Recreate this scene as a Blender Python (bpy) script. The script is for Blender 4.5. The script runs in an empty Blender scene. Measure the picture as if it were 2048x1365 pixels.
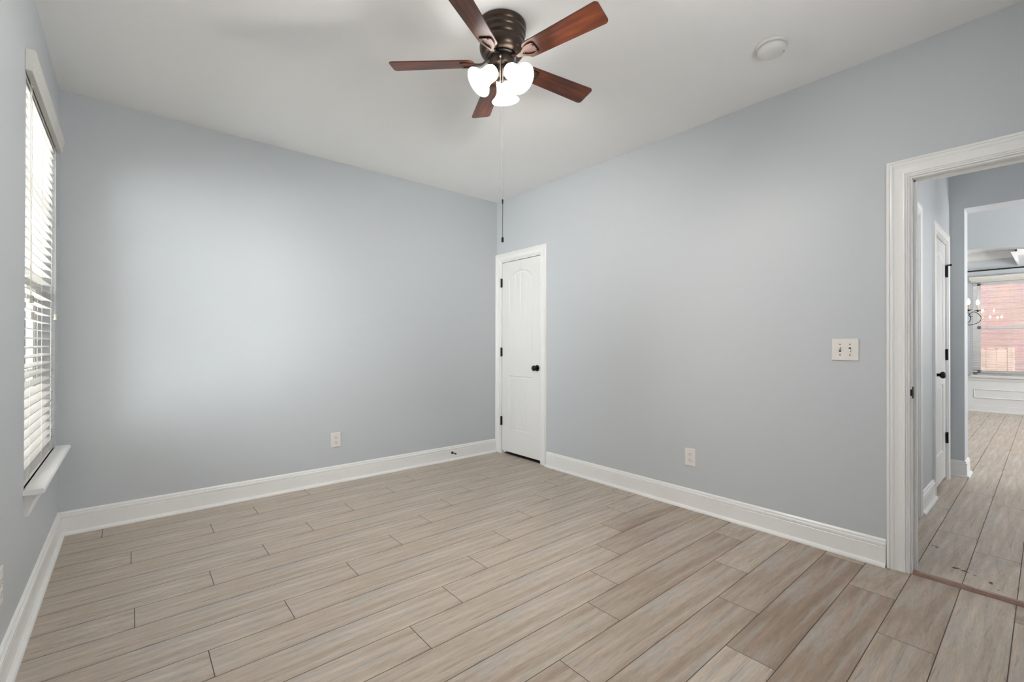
import bpy, bmesh, math, random
from mathutils import Vector, Matrix
PI = math.pi
sin, cos, rad = math.sin, math.cos, math.radians
C = bpy.context.scene.collection
sc = bpy.context.scene

# ------------------------------------------------------------------ camera, world, exposure
TH, ROLL, PITCH = 0.70052, 0.00158, 0.00363
R0, F0, U0 = Vector((cos(TH), -sin(TH), 0)), Vector((sin(TH), cos(TH), 0)), Vector((0, 0, 1))
F1 = F0 * cos(PITCH) + U0 * sin(PITCH)
U1 = U0 * cos(PITCH) - F0 * sin(PITCH)
R2 = R0 * cos(ROLL) + U1 * sin(ROLL)
U2 = U1 * cos(ROLL) - R0 * sin(ROLL)
cam = bpy.data.cameras.new('camera'); co = bpy.data.objects.new('camera', cam); C.objects.link(co)
co.matrix_world = Matrix(((R2.x, U2.x, -F1.x, -3.08719), (R2.y, U2.y, -F1.y, -3.92384), (R2.z, U2.z, -F1.z, 1.18417), (0, 0, 0, 1)))
cam.sensor_width = 36.0; cam.lens = 904.474 * 36 / 2048
cam.shift_x = 0.0; cam.shift_y = 2.53 / 2048
cam.clip_start = 0.02; cam.clip_end = 300
sc.camera = co

SKY = 18.0
w = bpy.data.worlds.new('sky'); sc.world = w; w.use_nodes = True
nt = w.node_tree; nt.nodes.clear()
out = nt.nodes.new('ShaderNodeOutputWorld'); bg = nt.nodes.new('ShaderNodeBackground')
tc = nt.nodes.new('ShaderNodeTexCoord'); sep = nt.nodes.new('ShaderNodeSeparateXYZ'); rp = nt.nodes.new('ShaderNodeValToRGB')
rp.color_ramp.elements[0].position = 0.45; rp.color_ramp.elements[0].color = (1.38, 1.375, 1.36, 1)  # below the horizon: added glow in place of ground, lifts the ceilings
rp.color_ramp.elements[1].position = 0.52; rp.color_ramp.elements[1].color = (0.78, 0.785, 0.79, 1)
e = rp.color_ramp.elements.new(1.0); e.color = (0.74, 0.77, 0.81, 1)
mp = nt.nodes.new('ShaderNodeMapRange'); mp.inputs[1].default_value = -1; mp.inputs[2].default_value = 1
nt.links.new(tc.outputs['Generated'], sep.inputs[0]); nt.links.new(sep.outputs[2], mp.inputs[0])
nt.links.new(mp.outputs[0], rp.inputs[0]); nt.links.new(rp.outputs[0], bg.inputs[0])
bg.inputs[1].default_value = SKY
nt.links.new(bg.outputs[0], out.inputs[0])

vs = sc.view_settings
sc.display_settings.display_device = 'sRGB'
vs.view_transform = 'Standard'; vs.look = 'None'; vs.gamma = 1.0; vs.use_curve_mapping = False
vs.exposure = 0.17

def portal(name, loc, rot, sx, sy):
    l = bpy.data.lights.new(name, 'AREA'); l.shape = 'RECTANGLE'; l.size = sx; l.size_y = sy
    l.cycles.is_portal = True
    o = bpy.data.objects.new(name, l); C.objects.link(o); o.location = loc; o.rotation_euler = rot
    return o
def lamp(name, loc, power, col, r=0.05):
    l = bpy.data.lights.new(name, 'POINT'); l.energy = power; l.color = col; l.shadow_soft_size = r
    o = bpy.data.objects.new(name, l); C.objects.link(o); o.location = loc
    return o

# room numbers (metres): origin at the far corner, back wall y = 0, right wall x = 0
XW, H, YR = -3.4266, 2.743, -4.45            # window wall, ceiling height, rear wall
WY0, WY1, WZ0, WZ1 = -1.165, -0.18, 0.572, 2.36    # bedroom window opening
DY0, DY1, DZ = -4.24, -3.470, 2.045          # bedroom doorway opening
HY = -3.345                                  # hall side wall
HX, HX2 = 2.62, 2.86                         # hall end wall
AX, AX2 = 4.20, 4.34                         # archway wall
XD = 8.45                                    # dining window wall
HD = 2.80                                    # dining ceiling
QY0, QY1, QZ0, QZ1 = -4.95, -3.05, 0.63, 2.34      # dining window opening
RY0, RY1, RZ0, RZ1 = -2.25, -1.65, 1.15, 1.95      # unseen opening added in the rear wall for fill light (x range)

portal('window_portal', (XW - 0.16, (WY0 + WY1) / 2, (WZ0 + WZ1) / 2), (0, -PI / 2, 0), WZ1 - WZ0, WY1 - WY0)
portal('rear_fill_portal', ((RY0 + RY1) / 2, YR - 0.16, (RZ0 + RZ1) / 2), (PI / 2, 0, 0), RY1 - RY0, RZ1 - RZ0)  # sky through the added rear opening
portal('dining_window_portal', (XD + 0.2, (QY0 + QY1) / 2, (QZ0 + QZ1) / 2), (0, PI / 2, 0), QZ1 - QZ0, QY1 - QY0)
portal('hall_fill_portal', (1.15, -5.05, 1.52), (PI / 2, 0, 0), 0.4, 0.65)  # sky through an unseen opening added to light the hall side wall
portal('dining_side_fill_portal', (6.35, -6.16, 1.525), (PI / 2, 0, 0), 1.3, 1.25)  # sky through an unseen opening added to brighten the dining room
portal('foyer_fill_portal', (3.425, -6.16, 1.475), (PI / 2, 0, 0), 0.75, 1.35)  # sky through an unseen opening added to brighten the foyer

# ------------------------------------------------------------------ material helpers
def nodes(m):
    m.use_nodes = True
    return m.node_tree, m.node_tree.nodes['Principled BSDF']
def mat(name, col, rough=0.5, metal=0.0, spec=0.5, bump=None, vary=None, emit=None):
    m = bpy.data.materials.new(name); t, b = nodes(m)
    b.inputs['Base Color'].default_value = (*col, 1); b.inputs['Roughness'].default_value = rough
    b.inputs['Metallic'].default_value = metal; b.inputs['Specular IOR Level'].default_value = spec
    tc = None
    if bump or vary:
        tc = t.nodes.new('ShaderNodeTexCoord')
    if vary:
        n = t.nodes.new('ShaderNodeTexNoise'); n.inputs['Scale'].default_value = vary[0]; n.inputs['Detail'].default_value = 4
        r = t.nodes.new('ShaderNodeValToRGB')
        a = vary[1]
        r.color_ramp.elements[0].position = 0.3; r.color_ramp.elements[1].position = 0.7
        r.color_ramp.elements[0].color = (*[c * (1 - a) for c in col], 1); r.color_ramp.elements[1].color = (*[min(1, c * (1 + a)) for c in col], 1)
        t.links.new(tc.outputs['Object'], n.inputs['Vector']); t.links.new(n.outputs['Fac'], r.inputs[0]); t.links.new(r.outputs[0], b.inputs['Base Color'])
    if bump:
        n = t.nodes.new('ShaderNodeTexNoise'); n.inputs['Scale'].default_value = bump[0]; n.inputs['Detail'].default_value = 3
        k = t.nodes.new('ShaderNodeBump'); k.inputs['Strength'].default_value = bump[1]; k.inputs['Distance'].default_value = bump[2] if len(bump) > 2 else 0.001
        t.links.new(tc.outputs['Object'], n.inputs['Vector']); t.links.new(n.outputs['Fac'], k.inputs['Height']); t.links.new(k.outputs[0], b.inputs['Normal'])
    if emit:
        b.inputs['Emission Color'].default_value = (*emit[0], 1); b.inputs['Emission Strength'].default_value = emit[1]
    return m

M = {}
M['wall'] = mat('wall_paint_pale_blue', (0.552, 0.580, 0.603), 0.42, spec=0.35, bump=(220, 0.12, 0.0006))
M['ceil'] = mat('ceiling_paint', (0.89, 0.89, 0.88), 0.85, spec=0.2, bump=(160, 0.15, 0.0008))
M['trim'] = mat('trim_paint_white', (0.86, 0.857, 0.842), 0.28, spec=0.45, vary=(6, 0.012))
M['door'] = mat('door_paint_white', (0.80, 0.795, 0.78), 0.32, spec=0.45, bump=(90, 0.05, 0.0004))
M['vinyl'] = mat('window_vinyl', (0.85, 0.85, 0.84), 0.35)
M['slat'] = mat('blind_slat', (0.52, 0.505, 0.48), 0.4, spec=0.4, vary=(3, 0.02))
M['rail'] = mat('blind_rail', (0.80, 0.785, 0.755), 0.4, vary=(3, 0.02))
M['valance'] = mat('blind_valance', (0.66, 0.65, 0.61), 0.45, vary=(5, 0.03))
M['cord'] = mat('blind_cord', (0.62, 0.58, 0.52), 0.7, vary=(40, 0.05))
M['tassel'] = mat('tassel_plastic', (0.55, 0.53, 0.45), 0.35, vary=(30, 0.05))
M['black'] = mat('oil_rubbed_black', (0.006, 0.005, 0.005), 0.35, metal=0.3, vary=(60, 0.2))
M['bronze'] = mat('dark_bronze', (0.075, 0.055, 0.043), 0.33, metal=0.85, vary=(25, 0.12))
M['plate'] = mat('ivory_plate', (0.78, 0.755, 0.72), 0.35, vary=(30, 0.02))
M['recept'] = mat('ivory_receptacle', (0.75, 0.725, 0.69), 0.35, vary=(30, 0.02))
M['dark'] = mat('slot_dark', (0.05, 0.042, 0.038), 0.6, vary=(50, 0.1))
M['white_plastic'] = mat('detector_plastic', (0.74, 0.735, 0.71), 0.4, vary=(20, 0.02))
M['thresh'] = mat('threshold_wood', (0.235, 0.135, 0.10), 0.2, spec=0.6, vary=(14, 0.15))
M['panel'] = mat('wainscot_white', (0.80, 0.80, 0.79), 0.35)
M['iron'] = mat('wrought_iron', (0.012, 0.011, 0.011), 0.5, metal=0.4, vary=(40, 0.2))
M['candle'] = mat('candle_sleeve', (0.62, 0.50, 0.40), 0.5, vary=(40, 0.05))
M['chain'] = mat('chain_brass_grey', (0.60, 0.56, 0.50), 0.35, metal=0.6, vary=(90, 0.1))
M['concrete'] = mat('ground_pale', (0.42, 0.41, 0.38), 0.9, vary=(2, 0.15))
M['soffit'] = mat('exterior_white', (0.7, 0.7, 0.68), 0.6, vary=(3, 0.05))
M['closet'] = mat('closet_painted_shade', (0.03, 0.03, 0.032), 0.7, vary=(3, 0.03))  # near-black colour stands in for the shade behind closed doors
M['bulb'] = mat('bulb_glow', (1, 1, 1), 0.4, emit=((1.0, 0.965, 0.925), 1450.0))
M['candle_bulb'] = mat('candle_bulb_glow', (1, 1, 1), 0.4, emit=((1.0, 0.96, 0.88), 24.0))
M['opal'] = mat('opal_glass', (0.9, 0.88, 0.84), 0.25, emit=((1.0, 0.965, 0.92), 7.0))

def glass():
    m = bpy.data.materials.new('window_glass'); m.use_nodes = True; t = m.node_tree; t.nodes.clear()
    o = t.nodes.new('ShaderNodeOutputMaterial'); mx = t.nodes.new('ShaderNodeMixShader'); tr = t.nodes.new('ShaderNodeBsdfTransparent')
    gl = t.nodes.new('ShaderNodeBsdfGlossy'); gl.inputs['Roughness'].default_value = 0.0
    fr = t.nodes.new('ShaderNodeFresnel'); fr.inputs['IOR'].default_value = 1.5
    tr.inputs[0].default_value = (0.97, 0.985, 0.98, 1)
    t.links.new(fr.outputs[0], mx.inputs[0]); t.links.new(tr.outputs[0], mx.inputs[1]); t.links.new(gl.outputs[0], mx.inputs[2]); t.links.new(mx.outputs[0], o.inputs[0])
    return m
M['glass'] = glass()

def plank_mat(name, light, rough, emboss, warm=0.0):
    """wood-look planks; uv holds metres along / across with a shift per plank, the colour layer holds one random tone per plank"""
    m = bpy.data.materials.new(name); t, b = nodes(m); N = t.nodes.new; L = t.links.new
    uv = N('ShaderNodeUVMap'); uv.uv_map = 'UVMap'
    at = N('ShaderNodeVertexColor'); at.layer_name = 'tone'
    sp = N('ShaderNodeSeparateColor'); L(at.outputs[0], sp.inputs[0])
    def noise(sx, sy, detail=5, dist=0.0, rough_=0.55):
        mpn = N('ShaderNodeMapping'); mpn.inputs['Scale'].default_value = (sx, sy, 1); L(uv.outputs[0], mpn.inputs[0])
        n = N('ShaderNodeTexNoise'); n.inputs['Scale'].default_value = 1; n.inputs['Detail'].default_value = detail; n.inputs['Distortion'].default_value = dist
        n.inputs['Roughness'].default_value = rough_
        L(mpn.outputs[0], n.inputs['Vector']); return n
    def ramp(src, p0, c0, p1, c1, mids=()):
        r = N('ShaderNodeValToRGB'); r.color_ramp.elements[0].position = p0; r.color_ramp.elements[1].position = p1
        r.color_ramp.elements[0].color = (*c0, 1); r.color_ramp.elements[1].color = (*c1, 1)
        for p, c in mids:
            e = r.color_ramp.elements.new(p); e.color = (*c, 1)
        L(src, r.inputs[0]); return r
    def mix(kind, fac, a, bb):
        x = N('ShaderNodeMix'); x.data_type = 'RGBA'; x.blend_type = kind
        if isinstance(fac, float): x.inputs[0].default_value = fac
        else: L(fac, x.inputs[0])
        L(a, x.inputs[6])
        if isinstance(bb, tuple): x.inputs[7].default_value = (*bb, 1)
        else: L(bb, x.inputs[7])
        return x.outputs[2]
    l = light
    c3 = lambda *c: tuple(x * l for x in c)
    base = ramp(sp.outputs[0], 0.0, c3(.330, .245, .185), 1.0, c3(.540, .465, .385), [(.30, c3(.420, .340, .270)), (.65, c3(.485, .410, .335))])
    cloud = noise(2.2, 4.6, 3, 0.4, 0.5)
    cf = ramp(cloud.outputs['Fac'], 0.32, (.76, .735, .71), 0.68, (1.14, 1.14, 1.14))
    col = mix('MULTIPLY', 1.0, base.outputs[0], cf.outputs[0])
    patch = noise(2.6, 3.6, 2.5, 0.4, 0.5)
    pf = ramp(patch.outputs['Fac'], 0.46, (0, 0, 0), 0.70, (0.80, 0.80, 0.80))
    col = mix('MIX', pf.outputs[0], col, c3(.425, .400, .370))
    dk = noise(5.5, 12.0, 4, 0.9, 0.6)
    df = ramp(dk.outputs['Fac'], 0.56, (0, 0, 0), 0.70, (0.66, 0.66, 0.66))
    col = mix('MIX', df.outputs[0], col, c3(.205, .165, .140))
    wavy = noise(4.5, 30, 3, 1.6)
    wf = ramp(wavy.outputs['Fac'], 0.36, (0.955, 0.95, 0.945), 0.62, (1.02, 1.02, 1.02))
    col = mix('MULTIPLY', 1.0, col, wf.outputs[0])
    mott = noise(22, 42, 4, 0.8, 0.6)
    mf = ramp(mott.outputs['Fac'], 0.34, (0.88, 0.87, 0.86), 0.64, (1.05, 1.05, 1.05))
    col = mix('MULTIPLY', 1.0, col, mf.outputs[0])
    fine = noise(9, 210, 3, 0.3)
    ff = ramp(fine.outputs['Fac'], 0.35, (0.91, 0.905, 0.90), 0.62, (1.03, 1.03, 1.03))
    col = mix('MULTIPLY', 0.8, col, ff.outputs[0])
    # knots: sparse cells, dark centre
    mpn = N('ShaderNodeMapping'); mpn.inputs['Scale'].default_value = (1.3, 4.6, 1); L(uv.outputs[0], mpn.inputs[0])
    vo = N('ShaderNodeTexVoronoi'); vo.inputs['Scale'].default_value = 1.0; L(mpn.outputs[0], vo.inputs['Vector'])
    kf = ramp(vo.outputs['Distance'], 0.02, (0.8, 0.8, 0.8), 0.20, (0, 0, 0))
    vs_ = N('ShaderNodeSeparateColor'); L(vo.outputs['Color'], vs_.inputs[0])
    gt = N('ShaderNodeMath'); gt.operation = 'GREATER_THAN'; gt.inputs[1].default_value = 0.70; L(vs_.outputs[0], gt.inputs[0])
    mu = N('ShaderNodeMath'); mu.operation = 'MULTIPLY'; L(kf.outputs[0], mu.inputs[0]); L(gt.outputs[0], mu.inputs[1])
    kn = noise(16, 60, 3, 2.0)
    kr = ramp(kn.outputs['Fac'], 0.36, (0.15, 0.15, 0.15), 0.62, (1, 1, 1))
    mu2 = N('ShaderNodeMath'); mu2.operation = 'MULTIPLY'; L(mu.outputs[0], mu2.inputs[0]); L(kr.outputs[0], mu2.inputs[1])
    col = mix('MIX', mu2.outputs[0], col, c3(.19, .145, .12))
    L(col, b.inputs['Base Color'])
    b.inputs['Roughness'].default_value = rough; b.inputs['Specular IOR Level'].default_value = 0.42
    g = noise(5, 120 if emboss < 0.5 else 70, 4, 0.8 if emboss < 0.5 else 2.4)
    bp = N('ShaderNodeBump'); bp.inputs['Strength'].default_value = emboss; bp.inputs['Distance'].default_value = 0.0012
    L(g.outputs['Fac'], bp.inputs['Height']); L(bp.outputs[0], b.inputs['Normal'])
    return m
M['floor'] = plank_mat('floor_planks', 1.0, 0.40, 0.22)
M['hallfloor'] = plank_mat('hall_floor_planks', 1.16, 0.33, 0.8)
M['seam'] = mat('plank_seam', (0.085, 0.055, 0.04), 0.7, vary=(20, 0.1))
M['stain'] = mat('floor_stain', (0.115, 0.058, 0.045), 0.5, vary=(40, 0.2))

def wood_mat():
    m = bpy.data.materials.new('cherry_wood'); t, b = nodes(m); N = t.nodes.new; L = t.links.new
    tc = N('ShaderNodeTexCoord'); mpn = N('ShaderNodeMapping'); mpn.inputs['Scale'].default_value = (3.0, 32, 10); L(tc.outputs['Object'], mpn.inputs[0])
    n = N('ShaderNodeTexNoise'); n.inputs['Scale'].default_value = 1; n.inputs['Detail'].default_value = 5; n.inputs['Distortion'].default_value = 0.7; L(mpn.outputs[0], n.inputs[0])
    r = N('ShaderNodeValToRGB'); r.color_ramp.elements[0].position = 0.3; r.color_ramp.elements[1].position = 0.72
    r.color_ramp.elements[0].color = (0.045, 0.010, 0.005, 1); r.color_ramp.elements[1].color = (0.19, 0.048, 0.017, 1)
    L(n.outputs['Fac'], r.inputs[0]); L(r.outputs[0], b.inputs['Base Color'])
    b.inputs['Roughness'].default_value = 0.33; b.inputs['Specular IOR Level'].default_value = 0.5
    return m
M['wood'] = wood_mat()

def stripe_mat(name, c0, c1, scale, axis='Z', width=0.12, rough=0.7):
    """lap siding / pickets: thin dark line every 1/scale metres along one axis"""
    m = bpy.data.materials.new(name); t, b = nodes(m); N = t.nodes.new; L = t.links.new
    tc = N('ShaderNodeTexCoord'); s = N('ShaderNodeSeparateXYZ'); L(tc.outputs['Object'], s.inputs[0])
    mu = N('ShaderNodeMath'); mu.operation = 'MULTIPLY'; mu.inputs[1].default_value = scale; L(s.outputs['XYZ'.index(axis)], mu.inputs[0])
    fr = N('ShaderNodeMath'); fr.operation = 'FRACT'; L(mu.outputs[0], fr.inputs[0])
    r = N('ShaderNodeValToRGB'); r.color_ramp.interpolation = 'LINEAR'
    r.color_ramp.elements[0].position = 0.0; r.color_ramp.elements[0].color = (*c1, 1)
    r.color_ramp.elements[1].position = width; r.color_ramp.elements[1].color = (*c0, 1)
    n = N('ShaderNodeTexNoise'); n.inputs['Scale'].default_value = 2.5; L(tc.outputs['Object'], n.inputs['Vector'])
    x = N('ShaderNodeMix'); x.data_type = 'RGBA'; x.blend_type = 'MULTIPLY'; x.inputs[0].default_value = 0.35
    L(fr.outputs[0], r.inputs[0]); L(r.outputs[0], x.inputs[6]); L(n.outputs['Color'], x.inputs[7])
    L(x.outputs[2], b.inputs['Base Color']); b.inputs['Roughness'].default_value = rough
    return m
M['pink'] = stripe_mat('red_siding', (0.40, 0.27, 0.255), (0.24, 0.145, 0.135), 7.5)
M['picket'] = mat('fence_wood', (0.70, 0.55, 0.47), 0.8, vary=(4, 0.15))
M['siding'] = stripe_mat('grey_siding', (0.42, 0.45, 0.50), (0.26, 0.28, 0.31), 6.0)
M['brick'] = mat('brown_brick', (0.22, 0.16, 0.12), 0.85, vary=(8, 0.25))
M['shingle'] = mat('roof_shingle', (0.12, 0.115, 0.11), 0.9, vary=(6, 0.25))

# ------------------------------------------------------------------ mesh helpers
class MB:
    def __init__(s): s.v = []; s.f = []; s.mi = []; s.cur = 0
    def add(s, vs, fs):
        k = len(s.v); s.v += [tuple(x) for x in vs]
        for f in fs: s.f.append(tuple(k + i for i in f)); s.mi.append(s.cur)
        return s
    def box(s, a, b):
        x0, x1 = sorted((a[0], b[0])); y0, y1 = sorted((a[1], b[1])); z0, z1 = sorted((a[2], b[2]))
        return s.add([(x0, y0, z0), (x1, y0, z0), (x1, y1, z0), (x0, y1, z0), (x0, y0, z1), (x1, y0, z1), (x1, y1, z1), (x0, y1, z1)],
                     [(0, 3, 2, 1), (4, 5, 6, 7), (0, 1, 5, 4), (1, 2, 6, 5), (2, 3, 7, 6), (3, 0, 4, 7)])
    def lathe(s, prof, n=32, o=(0, 0, 0), frame=None, wob=None):
        """profile of (r, h) turned about an axis; frame = (ex, ey, axis)"""
        ex, ey, ez = frame or (Vector((1, 0, 0)), Vector((0, 1, 0)), Vector((0, 0, 1)))
        o = Vector(o); vs = []; fs = []; rings = []
        for r, h in prof:
            if r < 1e-6: rings.append([len(vs)]); vs.append(o + ez * h)
            else:
                rings.append(list(range(len(vs), len(vs) + n)))
                for i in range(n):
                    a = 2 * PI * i / n; vs.append(o + ex * (r * cos(a)) + ey * (r * sin(a)) + ez * h)
        for A, B in zip(rings, rings[1:]):
            for i in range(n):
                j = (i + 1) % n
                if len(A) == 1 and len(B) == 1: break
                if len(A) == 1: fs.append((A[0], B[j], B[i]))
                elif len(B) == 1: fs.append((A[i], A[j], B[0]))
                else: fs.append((A[i], A[j], B[j], B[i]))
        return s.add(vs, fs)
    def tube(s, pts, r, n=8, cap=True):
        pts = [Vector(p) for p in pts]; rr = r if isinstance(r, (list, tuple)) else [r] * len(pts)
        vs = []; fs = []; up = None
        for i, p in enumerate(pts):
            d = (pts[min(i + 1, len(pts) - 1)] - pts[max(i - 1, 0)]).normalized()
            if up is None:
                up = Vector((0, 0, 1)) if abs(d.z) < 0.9 else Vector((1, 0, 0))
            a = d.cross(up).normalized(); b = a.cross(d).normalized(); up = b
            for k in range(n):
                t = 2 * PI * k / n; vs.append(p + (a * cos(t) + b * sin(t)) * rr[i])
        for i in range(len(pts) - 1):
            for k in range(n):
                j = (k + 1) % n; fs.append((i * n + k, i * n + j, (i + 1) * n + j, (i + 1) * n + k))
        if cap:
            fs.append(tuple(range(n - 1, -1, -1))); q = (len(pts) - 1) * n; fs.append(tuple(q + k for k in range(n)))
        return s.add(vs, fs)
    def sweep(s, rings, closed=True, cap=True):
        """list of equal-length vertex rings joined into a skin"""
        n = len(rings[0]); vs = [Vector(p) for r in rings for p in r]; fs = []
        m = n if closed else n - 1
        for i in range(len(rings) - 1):
            for k in range(m):
                j = (k + 1) % n; fs.append((i * n + k, i * n + j, (i + 1) * n + j, (i + 1) * n + k))
        if cap and closed:
            fs.append(tuple(range(n - 1, -1, -1))); q = (len(rings) - 1) * n; fs.append(tuple(q + k for k in range(n)))
        return s.add(vs, fs)
    def build(s, name, mats, parent=None, smooth=False, bevel=0.0, origin=None, fix=True):
        me = bpy.data.meshes.new(name)
        o0 = Vector(origin) if origin else Vector((0, 0, 0))
        me.from_pydata([tuple(Vector(v) - o0) for v in s.v], [], s.f)
        for m in (mats if isinstance(mats, (list, tuple)) else [mats]): me.materials.append(m)
        if isinstance(mats, (list, tuple)):
            for p, i in zip(me.polygons, s.mi): p.material_index = i
        if fix:
            bm = bmesh.new(); bm.from_mesh(me); bmesh.ops.recalc_face_normals(bm, faces=bm.faces); bm.to_mesh(me); bm.free()
        o = bpy.data.objects.new(name, me); C.objects.link(o)
        if origin: o.location = o0
        if parent: o.parent = parent; o.matrix_parent_inverse = Matrix.Identity(4)
        if parent and origin: o.location = o0
        if smooth:
            for p in me.polygons: p.use_smooth = True
            try: me.set_sharp_from_angle(angle=rad(35))
            except Exception: pass
        if bevel:
            b = o.modifiers.new('edge', 'BEVEL'); b.width = bevel; b.segments = 2; b.limit_method = 'ANGLE'; b.angle_limit = rad(40)
        return o

def tag(o, label, cat, group=None, kind=None):
    o['label'] = label; o['category'] = cat
    if group: o['group'] = group
    if kind: o['kind'] = kind
    return o
def empty(name, loc, label, cat, group=None, kind=None, rz=0):
    o = bpy.data.objects.new(name, None); C.objects.link(o); o.location = loc; o.rotation_euler = (0, 0, rz); o.empty_display_size = 0.05
    return tag(o, label, cat, group, kind)
S = 'structure'

def wall(name, axis, pos, thick, u0, u1, z0, z1, holes, m, label):
    """wall slab normal to x or y: faces at pos and pos+thick, rectangular holes (u0,u1,z0,z1)"""
    us = sorted({u0, u1, *[min(max(h[i], u0), u1) for h in holes for i in (0, 1)]}); zs = sorted({z0, z1, *[h[i] for h in holes for i in (2, 3)]})
    nu, nz = len(us) - 1, len(zs) - 1
    def solid(i, j):
        if not (0 <= i < nu and 0 <= j < nz): return False
        cu, cz = (us[i] + us[i + 1]) / 2, (zs[j] + zs[j + 1]) / 2
        return not any(h[0] < cu < h[1] and h[2] < cz < h[3] for h in holes)
    P = (lambda d, u, z: (pos + d, u, z)) if axis == 'x' else (lambda d, u, z: (u, pos + d, z))
    b = MB(); vid = {}
    def V(d, u, z):
        k = (d, u, z)
        if k not in vid: vid[k] = len(b.v); b.v.append(P(d, u, z))
        return vid[k]
    def quad(*q): b.f.append(tuple(V(*x) for x in q)); b.mi.append(0)
    for i in range(nu):
        for j in range(nz):
            if not solid(i, j): continue
            a, c, e, g = us[i], us[i + 1], zs[j], zs[j + 1]
            for d in (0, thick): quad((d, a, e), (d, c, e), (d, c, g), (d, a, g))
            if not solid(i - 1, j): quad((0, a, e), (thick, a, e), (thick, a, g), (0, a, g))
            if not solid(i + 1, j): quad((0, c, e), (thick, c, e), (thick, c, g), (0, c, g))
            if not solid(i, j - 1): quad((0, a, e), (thick, a, e), (thick, c, e), (0, c, e))
            if not solid(i, j + 1): quad((0, a, g), (thick, a, g), (thick, c, g), (0, c, g))
    return tag(b.build(name, m), label, 'wall', kind=S)

# ------------------------------------------------------------------ floors
PW, PL, PC = 0.1812, 1.209, -0.295
random.seed(11)
def planks(name, m, x0, x1, y0, y1, joints, label, stains=None):
    vs, fs, mi, uvs, tones = [], [], [], [], []
    def quad(a, b, c, d, z, mat_i, uv=None, tone=0.5):
        k = len(vs); vs.extend([(a, b, z), (c, b, z), (c, d, z), (a, d, z)]); fs.append((k, k + 1, k + 2, k + 3)); mi.append(mat_i)
        uvs.append(uv or [(0, 0)] * 4); tones.append(tone)
    g = 0.0015
    r0 = int(math.floor((PC + PW / 2 - y1) / PW)); r1 = int(math.ceil((PC + PW / 2 - y0) / PW))
    for r in range(r0 - 1, r1 + 1):
        yt = PC + PW / 2 - r * PW; yb = yt - PW
        yt, yb = min(yt, y1), max(yb, y0)
        if yt - yb < 0.004: continue
        j = joints.get(r, random.uniform(-1.2, 0)); j -= math.ceil((j - x0) / PL) * PL
        x = j
        while x < x1:
            a, c = max(x, x0), min(x + PL, x1); x += PL
            if c - a < 0.004: continue
            ou, ov = random.uniform(0, 90), random.uniform(0, 90)
            A, Cc, B, D = a + g, c - g, yb + g * 1.1, yt - g * 1.1
            quad(A, B, Cc, D, 0.0, 0, [(A - x + ou, B + ov), (Cc - x + ou, B + ov), (Cc - x + ou, D + ov), (A - x + ou, D + ov)], random.random())
    quad(x0, y0, x1, y1, -0.0012, 1)
    for blob in stains or ():
        k = len(vs); vs.extend([(px, py, 0.0004) for px, py in blob]); fs.append(tuple(range(k, k + len(blob)))); mi.append(2); uvs.append([(0, 0)] * len(blob)); tones.append(0.5)
    me = bpy.data.meshes.new(name); me.from_pydata(vs, [], fs)
    for mm in (m, M['seam'], M['stain']): me.materials.append(mm)
    ul = me.uv_layers.new(name='UVMap'); cl = me.color_attributes.new('tone', 'FLOAT_COLOR', 'CORNER')
    for p, i, uv, tn in zip(me.polygons, mi, uvs, tones):
        p.material_index = i
        for li, t in zip(p.loop_indices, uv): ul.data[li].uv = t; cl.data[li].color = (tn, tn, tn, 1)
    o = bpy.data.objects.new(name, me); C.objects.link(o)
    return tag(o, label, 'floor', kind=S)
J = {0: -1.196, 1: -1.475, 2: -.663, 3: -.987, 4: -1.281, 5: -1.561, 6: -.652, 7: -.984, 8: -.124, 9: -.436, 10: -.713, 11: -.981, 12: -1.25,
     13: -.274, 14: -.646, 15: -.978, 16: -.085, 17: -.377, 18: -.736, 19: -1.05, 20: -.2, -1: -.8}
planks('floor', M['floor'], XW - 0.02, 0.02, YR - 0.02, 0.02, J, 'beige grey wood plank floor of the empty bedroom')
def blob(cx, cy, rx, ry, rot, n=14):
    p = []
    for i in range(n):
        a = 2 * PI * i / n; k = random.uniform(0.5, 1.25); x, y = rx * k * cos(a), ry * k * sin(a)
        p.append((cx + x * cos(rot) - y * sin(rot), cy + x * sin(rot) + y * cos(rot)))
    return p
ST = [blob(.256, -3.606, .016, .016, .1), blob(.243, -3.640, .010, .020, -.2), blob(.256, -3.642, .006, .006, 0), blob(.224, -3.68, .007, .009, 0), blob(.180, -3.738, .022, .009, .2),
      blob(.114, -3.77, .004, .008, 0), blob(.53, -3.49, .006, .022, .2), blob(.51, -3.505, .012, .010, 0)]
planks('floor_hall', M['hallfloor'], 0.02, XD + 0.02, -6.02, -2.3, {17: .197, 18: .856, 19: .601, 16: .5, 20: .0, 21: .3}, 'weathered wood plank floor of hall and dining room', ST)

# ------------------------------------------------------------------ walls and ceilings
wall('wall_back', 'y', 0.0, 0.12, XW - 0.14, 0.115, 0, H, [], M['wall'], 'pale blue bedroom wall with one outlet opposite the camera')
wall('wall_left', 'x', XW, -0.14, YR, 0.0, 0, H, [(WY0, WY1, WZ0, WZ1)], M['wall'], 'pale blue bedroom wall holding the window with blinds')
CY0, CY1, CZ = -0.697, -0.087, 2.066       # closet opening
wall('wall_right', 'x', 0.0, 0.115, -5.0, 0.0, 0, H, [(CY0 - .017, CY1 + .017, 0, CZ + .017), (DY0 - .0155, DY1 + .0155, 0, DZ + .0155)], M['wall'], 'pale blue bedroom wall between closet door and open doorway')
wall('wall_rear', 'y', YR, -0.14, XW - 0.14, 0.115, 0, H, [(RY0, RY1, RZ0, RZ1)], M['wall'], 'pale blue bedroom wall behind the camera')
A3, B3 = 0.26, 1.03                        # near hall door opening (x)
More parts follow.
